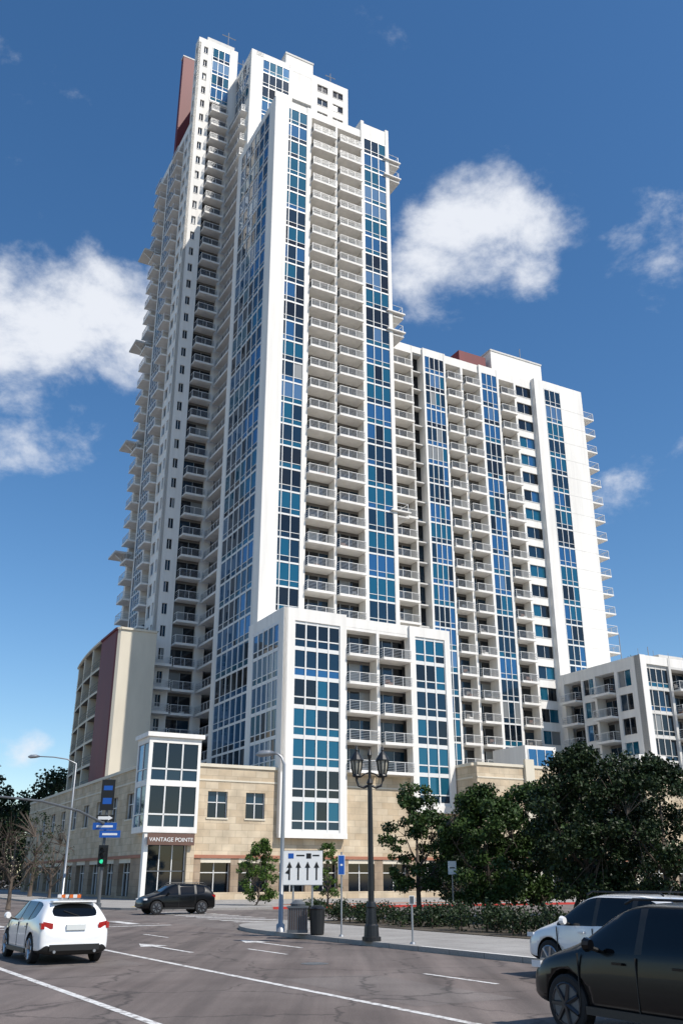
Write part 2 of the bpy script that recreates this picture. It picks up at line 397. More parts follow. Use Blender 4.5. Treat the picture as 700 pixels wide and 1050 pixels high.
mb.box(40.0,45.4,20.5,25,Z(21),Z(21)+7.2,'red'); mb.box(30,38,24,28,Z(21),Z(21)+2.5,'white2')
for i in range(7):
    x=24+i*3.2; mb.box(x,x+1.5,18,19.2,Z(21),Z(21)+1.9,'white2')
mb.build('right_block',tower)
mb=MB()
mass(mb,50,60,14.2,32,0,21)
F=('f',14.2)
pier(mb,F,50,51.9,Z(0),Z(21)+1.3,.05)
glass_bay(mb,F,51.9,55.2,0,21,3,d=.0,S=TOPF)
fb(mb,F,51.9,55.2,-1,.06,Z(21)-.01,Z(21)+1.32,'white')
fb(mb,F,55.2,60,-2.2,.05,Z(0),Z(21)+1.3,'white')
for k in range(1,21): fb(mb,F,55.25,60.03,.0,.065,Z(k)-.04,Z(k)-.01,'white2')
F=('l',50); pier(mb,F,14.3,15.4,Z(0),Z(21)+1.3,.06)
F=('r',60); backwall(mb,F,14.4,31.9,0,21,4)
for k in range(0,21):
    slab(mb,F,14.6,19.5,Z(k),0,2.6)
mb.box(50,60,32.02,32.4,0,Z(21),'white2')
mb.tube([(56,24,Z(21)+8),(56,24,Z(21)+14)],.08,'galv',6); mb.tube([(54.6,24,Z(21)+12),(57.4,24,Z(21)+12)],.07,'galv',6)
mb.tube([(58,18,Z(21)),(58,18,Z(21)+4)],.08,'galv',6); mb.tube([(56.8,18,Z(21)+3),(59.2,18,Z(21)+3)],.07,'galv',6)
mb.build('end_block',tower)
# ---------------- lower front block
LBG=[('g_dark',4),('g_deep',3),('g_teal',3)]
mb=MB()
mass(mb,0,21,0,7.6,0,5,ins=1.9)
F=('f',0)
zt=Z(5)+1.25
pier(mb,F,0,1.3,6.0,zt,.3,1.2)
glass_bay(mb,F,1.3,6.7,-2,5,4,d=.12,band=.42,mull=.17,mid=.13,spl=1.0,S=LBG)
fb(mb,F,1.3,6.7,-.5,.3,Z(5)-.1,zt,'white')
pier(mb,F,6.7,7.5,6.0,zt,.3,1.2)
fb(mb,F,-.02,7.52,-.2,.36,5.6,Z(-2)-.1,'white')
balcony_bay(mb,F,7.5,11.4,0,5,proj=.8,n=3,rec=1.6)
pier(mb,F,11.4,11.75,Z(0),Z(5)+.5,.02)
balcony_bay(mb,F,11.75,15.6,0,5,proj=.8,n=3,rec=1.6)
fb(mb,F,7.5,15.6,-.4,.03,Z(5)+.02,Z(5)+.6,'white')
pier(mb,F,15.6,16.3,8.6,zt-.2,.3,1.2)
glass_bay(mb,F,16.3,20.3,-1,5,3,d=.12,band=.42,mull=.17,mid=.13,spl=1.0,S=LBG)
fb(mb,F,16.3,20.3,-.5,.3,Z(5)-.1,zt-.2,'white')
pier(mb,F,20.3,21.05,8.6,zt-.2,.3,1.2)
fb(mb,F,15.55,21.08,-.2,.36,8.4,Z(-1)-.12,'white')
F=('l',0)
pier(mb,F,-.3,.9,Z(0)-.5,zt,.02,.5)
glass_bay(mb,F,.9,7.9,0,5,5,d=-.03,S=SIDE,band=.36,mull=.18,mid=.1)
fb(mb,F,.9,7.9,-.4,.02,Z(5)-.1,zt,'white')
pier(mb,F,7.9,9.3,Z(0)-.5,zt,.05,.5)
F=('r',21); backwall(mb,F,.3,7.5,0,5,2)
mb.build('front_block',tower)
# ---------------- podium
mb=MB()
PZ=11.95
def podium_face(F,u0,u1,zb,zt,opens,wins,base=3.7):
    cur=u0
    for a,b in opens:
        fb(mb,F,cur,a,-.8,0,0,base,'stone_dark'); 
        fq(mb,F,a,b,-.6,.35,base-.4,'g_dark',.003); fb(mb,F,a,b,-.8,-.02,0,.35,'stone_dark'); fb(mb,F,a,b,-.8,-.02,base-.4,base,'cream')
        n=max(1,int((b-a)/1.2))
        for i in range(n+1):
            u=a+(b-a)*i/n; fb(mb,F,u-.04,u+.04,-.65,-.5,.35,base-.4,'frame')
        fb(mb,F,a,b,-.65,-.5,2.4,2.48,'frame')
        cur=b
    fb(mb,F,cur,u1,-.8,0,0,base,'stone_dark')
    fb(mb,F,u0,u1,-.8,.1,base,base+.28,'rust')
    us=sorted(set([u0,u1]+[w[0] for w in wins]+[w[1] for w in wins]))
    for i in range(len(us)-1):
        a,b=us[i],us[i+1]; ws=[w for w in wins if abs(w[0]-a)<1e-6 and abs(w[1]-b)<1e-6]
        if ws:
            w=ws[0]
            fb(mb,F,a,b,-.8,-.0,base+.28,w[2],'stone'); fb(mb,F,a,b,-.8,-.0,w[3],zt,'stone')
            m2=(a+b)/2; zm=(w[2]+w[3])/2+.2
            for x0,x1 in ((a,m2),(m2,b)):
                fq(mb,F,x0,x1,-.3,w[2],zm,'g_dark'); fq(mb,F,x0,x1,-.3,zm,w[3],'g_deep')
            fb(mb,F,m2-.05,m2+.05,-.32,-.22,w[2],w[3],'frame'); fb(mb,F,a,b,-.32,-.22,zm-.04,zm+.04,'frame')
            fb(mb,F,a,a+.07,-.32,-.2,w[2],w[3],'frame'); fb(mb,F,b-.07,b,-.32,-.2,w[2],w[3],'frame')
            fb(mb,F,a-.1,b+.1,-.25,.08,w[2]-.15,w[2],'cream')
        else: fb(mb,F,a,b,-.8,0,base+.28,zt,'stone')
    fb(mb,F,u0,u1,-.5,.12,zt,zt+.3,'cream')
    fb(mb,F,u0,u1,-.3,.05,zt-1.3,zt-1.15,'cream')
mb.box(-12,21,1.2,60,0,11.7,'core'); mb.box(-12.8,21,.6,60,11.7,11.9,'roof')
podium_face(('f',.35),-12.9,21,0,PZ,[(-7.6,-4.6),(-3.8,-.8),(.4,3.2),(4,6.8),(8,11),(12,15),(16,19.5)],
   [(-7.2,-5.2,7.3,9.7),(-3.3,-1.3,7.3,9.7)])
podium_face(('l',-12.9),1.2,60,0,PZ,[(5+i*6,9+i*6) for i in range(9)],[(5.5+i*6,8+i*6,7.3,9.7) for i in range(9)])
fb(mb,('f',.35),-8,21,.9,1.5,0,.75,'stone')
mb.box(21.5,84,40,40.4,0,12,'stone')
mb.box(22,84,-2.4,40,0,12.6,'core'); mb.box(21.5,84,-3.5,40,12.6,12.75,'roof')
podium_face(('f',-4),21.2,84,0,13.2,[(23+i*5.2,27+i*5.2) for i in range(11)],[(31.5,35,8.6,11.8),(38,40,8,10.4),(44,46,8,10.4),(52,54,8,10.4),(58,60,8,10.4),(64,66,8,10.4),(72,74,8,10.4)])
podium_face(('l',21.2),-3.2,.35,0,13.2,[],[])
for a in (27.5,42,56.5): fb(mb,('f',-4),a,a+1.2,0,.35,0,14.1,'cream')
for a in (29.5,47): 
    mb.box(a,a+4.5,-2,4,12.8,16,'white'); fq(mb,('f',-2.0),a+.4,a+4.1,.03,13.3,15.6,'g_blue')
    for i in range(4): fb(mb,('f',-2.0),a+.36+i*1.22,a+.44+i*1.22,0,.08,13.3,15.6,'frame')
A0,A1,B0,B1=-13.5,-8.4,-.4,3.4
mb.box(A0+.3,A1-.3,B0+.3,B1,6.2,14.2,'core')
for z in (6.1,10.2,14.1): mb.box(A0,A1,B0,B1,z-.28,z+.25,'white')
mb.box(A0-.25,A1+.25,B0-.25,B1+.2,14.35,14.75,'white')
for a in (A0,A1-.3): mb.box(a+.003,a+.303,B0+.003,B0+.3,5.9,14.3,'white')
mb.box(A0+.003,A0+.3,B1-.3,B1-.003,5.9,14.3,'white')
for z0,z1 in ((6.35,9.9),(10.45,13.8)):
    zm=z0+(z1-z0)*.3
    for i in range(3):
        u0=A0+.3+i*1.5; 
        for za,zb in ((z0,zm),(zm,z1)): fq(mb,('f',B0),u0,u0+1.5,-.1,za,zb,'g_dark' if zb==z1 else 'g_deep')
        fb(mb,('f',B0),u0-.07,u0+.07,-.12,-.02,z0,z1,'frame')
    fb(mb,('f',B0),A0+.3,A1-.3,-.12,-.02,zm-.07,zm+.07,'frame')
    fq(mb,('l',A0),B0+.3,B0+1.85,-.1,z0,z1,'g_deep'); fq(mb,('l',A0),B0+1.85,B1-.3,-.1,z0,z1,'g_blue')
    fb(mb,('l',A0),B0+1.8,B0+1.9,-.12,-.02,z0,z1,'frame'); fb(mb,('l',A0),B0+.3,B1-.3,-.12,-.02,zm-.05,zm+.05,'frame')
mb.box(-13.3,-12.9,-.3,.35,0,5.8,'white'); mb.box(-9.2,-8.5,-.3,.35,0,5.8,'stone')
fq(mb,('f',.35),-12.9,-9.2,.12,0.2,5.8,'g_dark',.002)
for i in range(4): fb(mb,('f',.35),-12.9+i*1.2,-12.82+i*1.2,.1,.2,0,5.8,'frame')
fb(mb,('f',.35),-12.9,-9.2,.1,.2,2.5,2.6,'dframe')
mb.box(-13.1,-8.7,-.75,-.55,4.75,5.75,'brown')
mb.build('podium',tower)
tx=bpy.data.curves.new('entrance_lettering','FONT'); tx.body='VANTAGE POINTE'; tx.size=.5; tx.extrude=.01; tx.align_x='CENTER'
to=bpy.data.objects.new('entrance_lettering',tx); scene.collection.objects.link(to); to.parent=tower; to.location=(-10.9,-.765,5.05); to.rotation_euler=(math.pi/2,0,0); to.data.materials.append(MATS['signwhite'])
# ---------------- low block at left with red band
mb=MB()
k1=6; zt=Z(k1)+.6
outl=[(-6,25.5),(-10.6,25.5),(-10.9,25.8),(-11.0,26.3),(-11.0,29.5),(-11.0,33.5)]
for i in range(1,13):
    t=i/12; outl.append((-11.0+1.2*t*t,33.5+t*18.5))
mcol=['cream','cream','red','red','red']
for i in range(len(outl)-1):
    (x0,y0),(x1,y1)=outl[i],outl[i+1]
    if i<5: mb.poly([(x0,y0,10),(x1,y1,10),(x1,y1,zt),(x0,y0,zt)][::-1],mcol[i])
    else:
        for k in range(0,k1):
            z=Z(k)
            mb.poly([(x0+1.3,y0,z),(x1+1.3,y1,z),(x1+1.3,y1,z+FH),(x0+1.3,y0,z+FH)][::-1],'g_dark' if random.random()<.8 else 'g_deep')
            mb.poly([(x0,y0,z-.25),(x1,y1,z-.25),(x1,y1,z+.06),(x0,y0,z+.06)][::-1],'cream')
            for zz in (z-.25,z+.02): mb.poly([(x0,y0,zz),(x1,y1,zz),(x1+1.4,y1,zz),(x0+1.4,y0,zz)],'inner')
            for h in (.4,.75,1.1): mb.tube([(x0,y0,z+h),(x1,y1,z+h)],.025,'dframe',4)
        if (i-5)%4==3: mb.box(x0+.02,x0+1.4,y0,y0+.5,11.5,zt,'cream')
mb.poly([(x,y,zt) for x,y in outl]+[(-5.7,52,zt),(-5.7,25.5,zt)],'roof')
mb.poly([(-6,25.5,10),(-6,29,10),(-6,29,zt),(-6,25.5,zt)],'cream')
for i in range(len(outl)-1):
    (x0,y0),(x1,y1)=outl[i],outl[i+1]; mb.tube([(x0,y0,zt-.15),(x1,y1,zt-.15)],.22,'cream' if i<2 or i>4 else 'red',5)
mb.build('low_rear_block',tower)
# ---------------- right low wing: own building
wing=empty('apartment_building',O,ANG)
mb=MB()
mass(mb,49.3,82,-1.8,13.5,0,5,ins=1.8)
F=('l',49.3)
pier(mb,F,-1.9,-.6,12.9,Z(5)+1.1,.05,1)
punched(mb,F,-.6,3,0,5,[(.1,2.4)],zs=.5,zt=2.6,S=FRONT)
balcony_bay(mb,F,3,6.6,0,5,proj=1.1,n=3)
punched(mb,F,6.6,9.4,0,5,[(7,9)],zs=.5,zt=2.6,S=FRONT)
balcony_bay(mb,F,9.4,12.8,0,5,proj=1.1,n=3)
pier(mb,F,12.8,13.5,12.9,Z(5)+1.1,.05,1)
F=('f',-1.8); u=49.4
pier(mb,F,49.25,50.0,12.9,Z(5)+1.1,.05,1,m='white2'); u=50.0
while u<80:
    glass_bay(mb,F,u,u+4.2,0,5,4,d=-.3,S=BACK,bandm='white2',band=.5); pier(mb,F,u+4.2,u+4.6,12.9,Z(5)+1.1,.05,1,m='white2')
    balcony_bay(mb,F,u+4.6,u+8.4,0,5,proj=1.1,n=3,m='white2'); pier(mb,F,u+8.4,u+8.8,12.9,Z(5)+1.1,.05,1,m='white2'); u+=8.8
for i in range(9): 
    x=50+i*2.7; mb.tube([(x,-1,Z(5)+1),(x,-1,Z(5)+2.1)],.03,'galv',5)
mb.box(58,64,3,9,Z(5),Z(5)+3,'white2')
for x,y,h in ((51,3,5),(55,2,3.5),(66,1,4)): mb.tube([(x,y,Z(5)),(x,y,Z(5)+h)],.06,'galv',5)
mb.build('wing',wing)
# ------------------------------------------------------------ ground
def sheet(name,pts,z,m,parent=None):
    mb=MB(); mb.poly([(p[0],p[1],z) for p in pts],m); o=mb.build(name,parent); 
    if o.data.polygons[0].normal.z<0: o.data.flip_normals()
    return o
S=1500
sheet('ground',[(-S,-S),(S,-S),(S,S),(-S,S)],0,'asphalt2')
def RP(a,s): p=R2*a+L2*s; return (p.x,p.y)
sheet('road',[RP(-6,-60),RP(17.6,-60),RP(17.6,400),RP(-6,400)],.004,'asphalt')
def bez(p0,p1,p2,n=12):
    return [tuple((1-t)**2*p0[i]+2*t*(1-t)*p1[i]+t*t*p2[i] for i in range(2)) for t in [j/n for j in range(n+1)]]
def slabpoly(name,pts,h,top,side,parent=None):
    mb=MB(); mb.poly([(x,y,h) for x,y in pts],top)
    n=len(pts)
    for i in range(n):
        a,b=pts[i],pts[(i+1)%n]; mb.poly([(a[0],a[1],0),(b[0],b[1],0),(b[0],b[1],h),(a[0],a[1],h)],side)
    o=mb.build(name,parent); fixn(o); return o
def inter(aprime,b):
    M=np.array([[R2.x,R2.y],[L.x,L.y]]); v=np.linalg.solve(M,np.array([aprime,b+L.dot(O)])); return Vector((v[0],v[1],0))
def block_pts(ak,bk,rad):
    C=inter(ak,bk); s0=Vector(RP(ak,-50)).to_3d()
    return [tuple(s0[:2])]+bez(tuple((C-L2*rad)[:2]),tuple(C[:2]),tuple((C+R*rad)[:2]))+[tuple((C+R*160)[:2]),tuple((C+R*160-L2*160)[:2])]
nb=block_pts(17.2,-42,10)
slabpoly('pavement',nb,.14,'paving','paving')
sheet('kerb_top',[RP(17.2,-50),RP(17.2,24),RP(17.38,24),RP(17.38,-50)],.145,'white2')
sheet('planting_bed',block_pts(22.2,-44.5,3),.16,'soil')
bbp=[W(-22+9,-24),W(120,-24),W(120,200),W(-22,200),W(-22,-24+9)]
pts=[tuple(p[:2]) for p in bbp]+bez(tuple(W(-22,-15)[:2]),tuple(W(-22,-24)[:2]),tuple(W(-13,-24)[:2]),10)[1:-1]
slabpoly('pavement',pts,.14,'paving','paving')
mb=MB()
for a0,a1 in ((-11,16),(20,48)):
    p=[W(a0,-24.02,0),W(a1,-24.02,0),W(a1,-23.5,0),W(a0,-23.5,0)]
    mb.poly([(q.x,q.y,.148) for q in p],'redkerb'); mb.poly([(p[0].x,p[0].y,0.005),(p[1].x,p[1].y,0.005),(p[1].x,p[1].y,.148),(p[0].x,p[0].y,.148)],'redkerb')
mb.build('kerb_marking')
sheet('tactile_paving',[W(-19.5,-19)[:2],W(-18,-21.5)[:2],W(-16.8,-20.3)[:2],W(-18.3,-17.8)[:2]],.15,'yellow')
sheet('forecourt_paving',[W(-8,-20)[:2],W(16,-20)[:2],W(16,-17.5)[:2],W(-8,-17.5)[:2]],.147,'rust')
slabpoly('pavement',[RP(-30,-60),RP(-7,-60),RP(-7,30),RP(-30,30)],.14,'paving','paving')
slabpoly('pavement',[RP(-200,52),RP(-7,52),RP(-7,500),RP(-200,500)],.14,'paving','paving')
mb=MB()
def mark(a0,a1,s0,s1):
    mb.poly([(*RP(a0,s0),.009),(*RP(a1,s0),.009),(*RP(a1,s1),.009),(*RP(a0,s1),.009)],'roadpaint')
mark(5.5,5.66,-30,41); mark(9.5,9.66,-30,41)
mark(1.5,1.62,-30,41)
for s in range(-20,40,9): mark(13.35,13.47,s,s+2.5)
mark(1.5,17.0,42.6,43.0); 
for i in range(8): mark(1.6+i*2,2.2+i*2,44.6,47.6)
mark(1,17,44.2,44.35); mark(1,17,47.8,47.95)
for a in (11.4,15.0):
    mark(a-.07,a+.07,27,30); mb.poly([(*RP(a-.45,30),.009),(*RP(a+.45,30),.009),(*RP(a,31.4),.009)],'roadpaint')
for i in range(9):
    p=[W(-20.5,-26-i*1.8),W(-17.3,-26-i*1.8),W(-17.3,-26.6-i*1.8),W(-20.5,-26.6-i*1.8)]
    mb.poly([(q.x,q.y,.009) for q in p],'roadpaint')
for i in range(10):
    p=[W(-10+i*9,-33),W(-7+i*9,-33),W(-7+i*9,-32.85),W(-10+i*9,-32.85)]
    mb.poly([(q.x,q.y,.009) for q in p],'roadpaint')
mb.build('road_marking')
sheet('road_patch',[RP(10,14),RP(12.2,14),RP(12.3,19),RP(10.1,19)],.006,'asphalt2')
sheet('road_patch',[RP(5.9,24),RP(8.9,24),RP(8.9,26),RP(5.9,26)],.006,'asphalt2')
mb=MB(); mb.poly([(RP(12.6,22)[0]+.35*math.cos(i*.3927),RP(12.6,22)[1]+.35*math.sin(i*.3927),.010) for i in range(16)],'dframe'); mb.build('manhole_cover')
# ------------------------------------------------------------ trees
def leaves(clusters,per,size,rng):
    V=[]
    for c,r in clusters:
        n=max(3,int(per*r*r*4))
        d=rng.normal(size=(n,3)); d/=np.linalg.norm(d,axis=1)[:,None]; rad=r*rng.uniform(.1,1.0,size=(n,1))**.5*rng.uniform(.8,1.25,size=(n,1))
        P=np.array(c)+d*rad*np.array([1,1,.72])
        a=rng.normal(size=(n,3)); a/=np.linalg.norm(a,axis=1)[:,None]
        b=np.cross(a,rng.normal(size=(n,3))); b/=np.linalg.norm(b,axis=1)[:,None]
        s=size*rng.uniform(.6,1.3,size=(n,1))
        q=np.stack([P-a*s*.5,P+b*s*.32,P+a*s*.5,P-b*s*.32],axis=1).reshape(-1,3)
        V.append(q)
    return np.concatenate(V)
def add_leaf_mesh(name,V,matn,parent):
    n=len(V)//4; me=bpy.data.meshes.new(name)
    me.vertices.add(len(V)); me.vertices.foreach_set('co',V.astype(np.float32).ravel())
    me.loops.add(len(V)); me.loops.foreach_set('vertex_index',np.arange(len(V),dtype=np.int32))
    me.polygons.add(n); me.polygons.foreach_set('loop_start',np.arange(0,len(V),4,dtype=np.int32)); me.polygons.foreach_set('loop_total',np.full(n,4,dtype=np.int32))
    me.materials.append(MATS[matn]); me.update(calc_edges=True); o=bpy.data.objects.new(name,me); scene.collection.objects.link(o); o.parent=parent; return o
def tree(name,loc,H,cw,trunk,seed,matn='leaf',dens=60,leaf=.16,ncl=40,rk=1.0,inner=.2,bk=1.0):
    rng=np.random.default_rng(seed); e=empty(name,loc); mb=MB()
    top=H*.7
    lean=rng.uniform(-.25,.25,2)
    tp=[(0,0,0),(lean[0]*.3,lean[1]*.3,trunk*.5),(lean[0],lean[1],trunk),(lean[0]*1.5,lean[1]*1.2,top)]
    r0=H*.02
    mb.tube(tp,[r0*1.35,r0,r0*.85,r0*.3],'bark',9)
    clusters=[]; ch=(H-trunk)
    nl=7; limbs=[]
    for i in range(nl):
        th=i*2.4+rng.uniform(-.4,.4); el=rng.uniform(.45,1.0); ln=cw*.34*rng.uniform(.7,1.1)
        s=np.array([lean[0],lean[1],trunk*.9+(top-trunk)*.5*i/nl])
        m=s+np.array([math.cos(th)*ln*.5,math.sin(th)*ln*.5,ln*.45]); t=s+np.array([math.cos(th)*ln,math.sin(th)*ln,ln*(.8+el)*.8])
        t[2]=min(t[2],H*.93)
        mb.tube([tuple(s),tuple(m),tuple(t)],[r0*.5,r0*.32,r0*.14],'bark',6,cap=False); limbs.append((m+t)/2); limbs.append(t)
    for i in range(ncl):
        th=rng.uniform(0,2*math.pi); h=rng.uniform(0.0,1)
        prof=math.sin(math.pi*min(1,(h*.80+.18)))**.6
        rr=cw/2*prof*rng.uniform(inner,1)**.6*.86
        c=np.array([lean[0]+math.cos(th)*rr,lean[1]+math.sin(th)*rr,trunk+.15+ch*h*.92])
        r=rng.uniform(.22,.6)*cw/4.6*rk
        clusters.append((c,r))
        j=int(np.argmin([np.linalg.norm(l-c) for l in limbs])); s=limbs[j]
        if np.linalg.norm(s-c)<cw*.45: mb.tube([tuple(s),tuple((s+c)/2+np.array([0,0,.08])),tuple(c)],[r0*.14*bk,r0*.1*bk,r0*.05*bk],'bark',4,cap=False)
    mb.build('trunk',e,smooth=True)
    add_leaf_mesh('foliage',leaves(clusters,dens,leaf,rng),matn,e)
    return e
def P(u_az,Y): return (u_az*Y,Y,.14)
tree('street_tree',P(.078,49),6.5,3.8,1.3,1,'leaf',dens=230,leaf=.17,ncl=60,rk=1.1)
tree('street_tree',P(.150,47),6.2,5.2,.7,2,'leaf',dens=240,leaf=.17,ncl=110,rk=1.0,inner=.05)
tree('street_tree',P(.205,49),6.7,5.0,.8,12,'leaf',dens=230,leaf=.17,ncl=100,inner=.05)
tree('street_tree',P(.255,42),7.6,5.8,1.0,3,'leafdark',dens=190,leaf=.17,ncl=120,rk=.95,inner=.05)
tree('street_tree',P(.325,41),7.0,5.4,.9,4,'leafdark',dens=190,leaf=.16,ncl=100,rk=.95,inner=.05)
tree('street_tree',P(.292,52),8.4,5.8,1.0,14,'leafdark',dens=190,leaf=.17,ncl=100,inner=.05)
tree('street_tree',P(.235,56),7.0,5.0,.8,31,'leafdark',dens=180,leaf=.17,ncl=80,inner=.05)
tree('street_tree',P(.115,57),4.4,4.2,.5,21,'leafdark',dens=190,leaf=.17,ncl=60)
tree('street_tree',P(-.086,72),4.5,3.6,.3,5,'leafbright',dens=230,leaf=.16,ncl=70)
tree('street_tree',P(-.014,73),4.3,2.6,.4,6,'leafbright',dens=230,leaf=.16,ncl=50)
tree('street_tree',P(-.315,105),9,5.5,2,7,'leafdark',dens=26,leaf=.22,ncl=60,rk=.7)
tree('bare_tree',P(-.335,62),6.2,5.0,1.2,8,'leafdark',dens=5,leaf=.14,ncl=190,rk=.6,bk=1.6)
tree('bare_tree',P(-.295,80),6.2,4.6,1.2,18,'leafdark',dens=6,leaf=.14,ncl=150,rk=.6,bk=1.6)
tree('street_tree',P(-.30,140),10,7,2,9,'leafdark',dens=60,leaf=.3,ncl=50)
def shrubs(name,items,matn,dens,leaf,seed):
    rng=np.random.default_rng(seed); e=empty(name)
    add_leaf_mesh('foliage',leaves([(np.array(c),r) for c,r in items],dens,leaf,rng),matn,e); 
    mb=MB()
    for c,r in items: mb.tube([(c[0],c[1],.1),(c[0],c[1],c[2])],[.04,.02],'bark',5)
    mb.build('stems',e)
rng=np.random.default_rng(5)
it=[]
for i in range(90):
    s=rng.uniform(8,44); a=22.9+rng.uniform(0,2.6); x,y=RP(a,s); it.append(((x,y,.45+rng.uniform(0,.3)),rng.uniform(.4,.75)))
shrubs('hedge',it,'leafdark',260,.11,1)
it=[]
for i in range(70):
    a=rng.uniform(2,44); w=W(a,-42-rng.uniform(3,4.5)); it.append(((w.x,w.y,.5),rng.uniform(.4,.7)))
shrubs('hedge',it,'leafdark',220,.12,2)
it=[]
for i in range(16):
    w=W(50.5+rng.uniform(0,24),rng.uniform(-1,2)); it.append(((w.x,w.y,Z(5)+1.2),rng.uniform(.4,.8)))
shrubs('roof_planting',it,'leaf',60,.18,3)
it=[]
for i in range(200):
    x=rng.uniform(-110,-49); y=rng.uniform(165,200); it.append(((x,y,rng.uniform(1,15+3*math.sin(x*.35))),rng.uniform(2.0,3.6)))
for i in range(90):
    x=rng.uniform(-75,-51); y=rng.uniform(160,175); it.append(((x,y,rng.uniform(9,18+2.5*math.sin(x*.6))),rng.uniform(1.0,2.0)))
for i in range(60):
    x=rng.uniform(90,200); y=rng.uniform(100,120); it.append(((x,y,rng.uniform(2,9)),rng.uniform(2.5,4)))
shrubs('distant_trees',it,'leafdark',11,.6,4)
# ------------------------------------------------------------ cars
def make_car(name,kind,loc,head,paint):
    e=empty(name,loc,head)
    if kind=='hatch':
        st=[(-2.16,.36,.70,.62,.66,.62),(-2.10,.24,.83,.86,.90,.76),(-2.02,.20,.88,1.00,1.06,.74),(-1.72,.2,.905,1.03,1.38,.64),(-1.50,.2,.91,1.02,1.44,.62),
            (-.92,.2,.915,.99,1.475,.62),(-.84,.2,.915,.99,1.477,.62),(-.02,.2,.915,.96,1.48,.62),(.06,.2,.915,.955,1.478,.62),(.48,.2,.91,.945,1.43,.62),
            (1.20,.2,.905,.93,1.01,.72),(1.65,.2,.88,.84,.90,.70),(2.0,.24,.82,.70,.75,.62),(2.14,.34,.66,.52,.56,.5)]
        rear=(2,3); wind=(9,10); pill={(5,6),(7,8)}; cab=(3,9); ax=(-1.3,1.32); wr=.33; H=1.48; trackw=.9
    else:
        st=[(-2.26,.42,.74,.70,.75,.68),(-2.20,.30,.88,.98,1.03,.82),(-2.12,.26,.93,1.10,1.16,.80),(-1.90,.26,.95,1.13,1.52,.68),(-1.60,.26,.955,1.12,1.62,.66),
            (-1.02,.26,.96,1.09,1.66,.66),(-.92,.26,.96,1.085,1.665,.66),(.0,.26,.96,1.06,1.67,.66),(.09,.26,.96,1.055,1.668,.66),(.50,.26,.955,1.05,1.62,.66),
            (1.22,.26,.95,1.04,1.14,.76),(1.72,.27,.93,.96,1.04,.76),(2.1,.30,.88,.84,.90,.68),(2.25,.40,.72,.60,.66,.58)]
        rear=(2,3); wind=(9,10); pill={(5,6),(7,8)}; cab=(3,9); ax=(-1.36,1.38); wr=.37; H=1.67; trackw=.95
    rimm='rimdark' if paint=='paintb' else 'rim'
    mb=MB(); rings=[]
    for (x,zb,w,zbe,zt,wt) in st:
        half=[(0,zb),(w*.86,zb),(w*.985,zb+.12),(w,zb+(zbe-zb)*.55),(w*.965,zbe),(wt+ (0.02),zt-.05),(wt*.86,zt-.005),(0,zt+.02)]
        ring=half+[(-y,z) for y,z in half[-2:0:-1]]
        i=len(mb.v); mb.v+=[(x,-y,z) for y,z in ring]; rings.append(i)
    n=14
    for s in range(len(st)-1):
        for j in range(n):
            a,b=rings[s]+j,rings[s]+(j+1)%n; c,d=rings[s+1]+(j+1)%n,rings[s+1]+j
            m=paint
            jj=j if j<7 else 13-j
            if jj==4:
                if cab[0]<=s<cab[1]: m='carglass'
                if (s,s+1) in pill: m='plasticb'
                if (s,s+1)==wind or (s,s+1)==(cab[0],cab[0]+1): m='carglass' if (s,s+1)==wind else paint
            if jj==6 and ((s,s+1)==wind or (s,s+1)==rear): m='carglass'
            if jj==5 and (s,s+1)==rear: m=paint
            if jj<=1: m='plasticb'
            mb.f.append((a,b,c,d)); mb.m.append(mb.mi(m))
    for r in (rings[0],rings[-1]):
        mb.f.append(tuple(r+j for j in range(n))); mb.m.append(mb.mi(paint))
    body=mb.build('body',e,smooth=True); fixn(body)
    md=body.modifiers.new('s','SUBSURF'); md.levels=2; md.render_levels=2
    bm=bmesh.new(); bm.from_mesh(body.data); cl=bm.edges.layers.float.get('crease_edge') or bm.edges.layers.float.new('crease_edge')
    for ed in bm.edges:
        if len(ed.link_faces)==2 and ed.link_faces[0].material_index!=ed.link_faces[1].material_index: ed[cl]=.75
    bm.to_mesh(body.data); bm.free()
    cut=MB()
    for x in ax:
        for sgn in (-1,1): cut.tube([(x,sgn*(trackw-.27),wr),(x,sgn*(trackw+.3),wr)],wr+.065,'plasticb',28)
    co=cut.build('cut'); fixn(co); co.parent=e
    bo=body.modifiers.new('b','BOOLEAN'); bo.object=co; bo.operation='DIFFERENCE'; bo.solver='EXACT'
    try: bo.material_mode='TRANSFER'
    except Exception: pass
    bpy.context.view_layer.update()
    dg=bpy.context.evaluated_depsgraph_get(); me=bpy.data.meshes.new_from_object(body.evaluated_get(dg)); body.modifiers.clear(); body.data=me
    bpy.data.objects.remove(co)
    wb=MB()
    for x in ax:
        for sg in (-1,1):
            y0=sg*(trackw-.21); y1=sg*(trackw-.0)
            wb.tube([(x,y0,wr),(x,y0+sg*.02,wr),(x,y1-sg*.02,wr),(x,y1,wr)],[wr-.03,wr,wr,wr-.03],'rubber',28)
            wb.tube([(x,y1-sg*.01,wr),(x,y1+sg*.004,wr)],wr*.68,'dframe',28)
            wb.tube([(x,y1,wr),(x,y1+sg*.02,wr)],wr*.16,rimm,12)
            for a in range(7):
                t=a*2*math.pi/7; r1=wr*.7
                wb.tube([(x,y1+sg*.012,wr),(x+math.cos(t)*r1,y1+sg*.006,wr+math.sin(t)*r1)],[.035,.03],rimm,5)
            ring=[(x+math.cos(t)*wr*.7,y1+sg*.004,wr+math.sin(t)*wr*.7) for t in [q*2*math.pi/20 for q in range(21)]]
            wb.tube(ring,.016,rimm,5)
    wb.build('wheels',e,smooth=False)
    d=MB(); xr=st[0][0]; wz=st[1][2]
    zl=st[2][3]
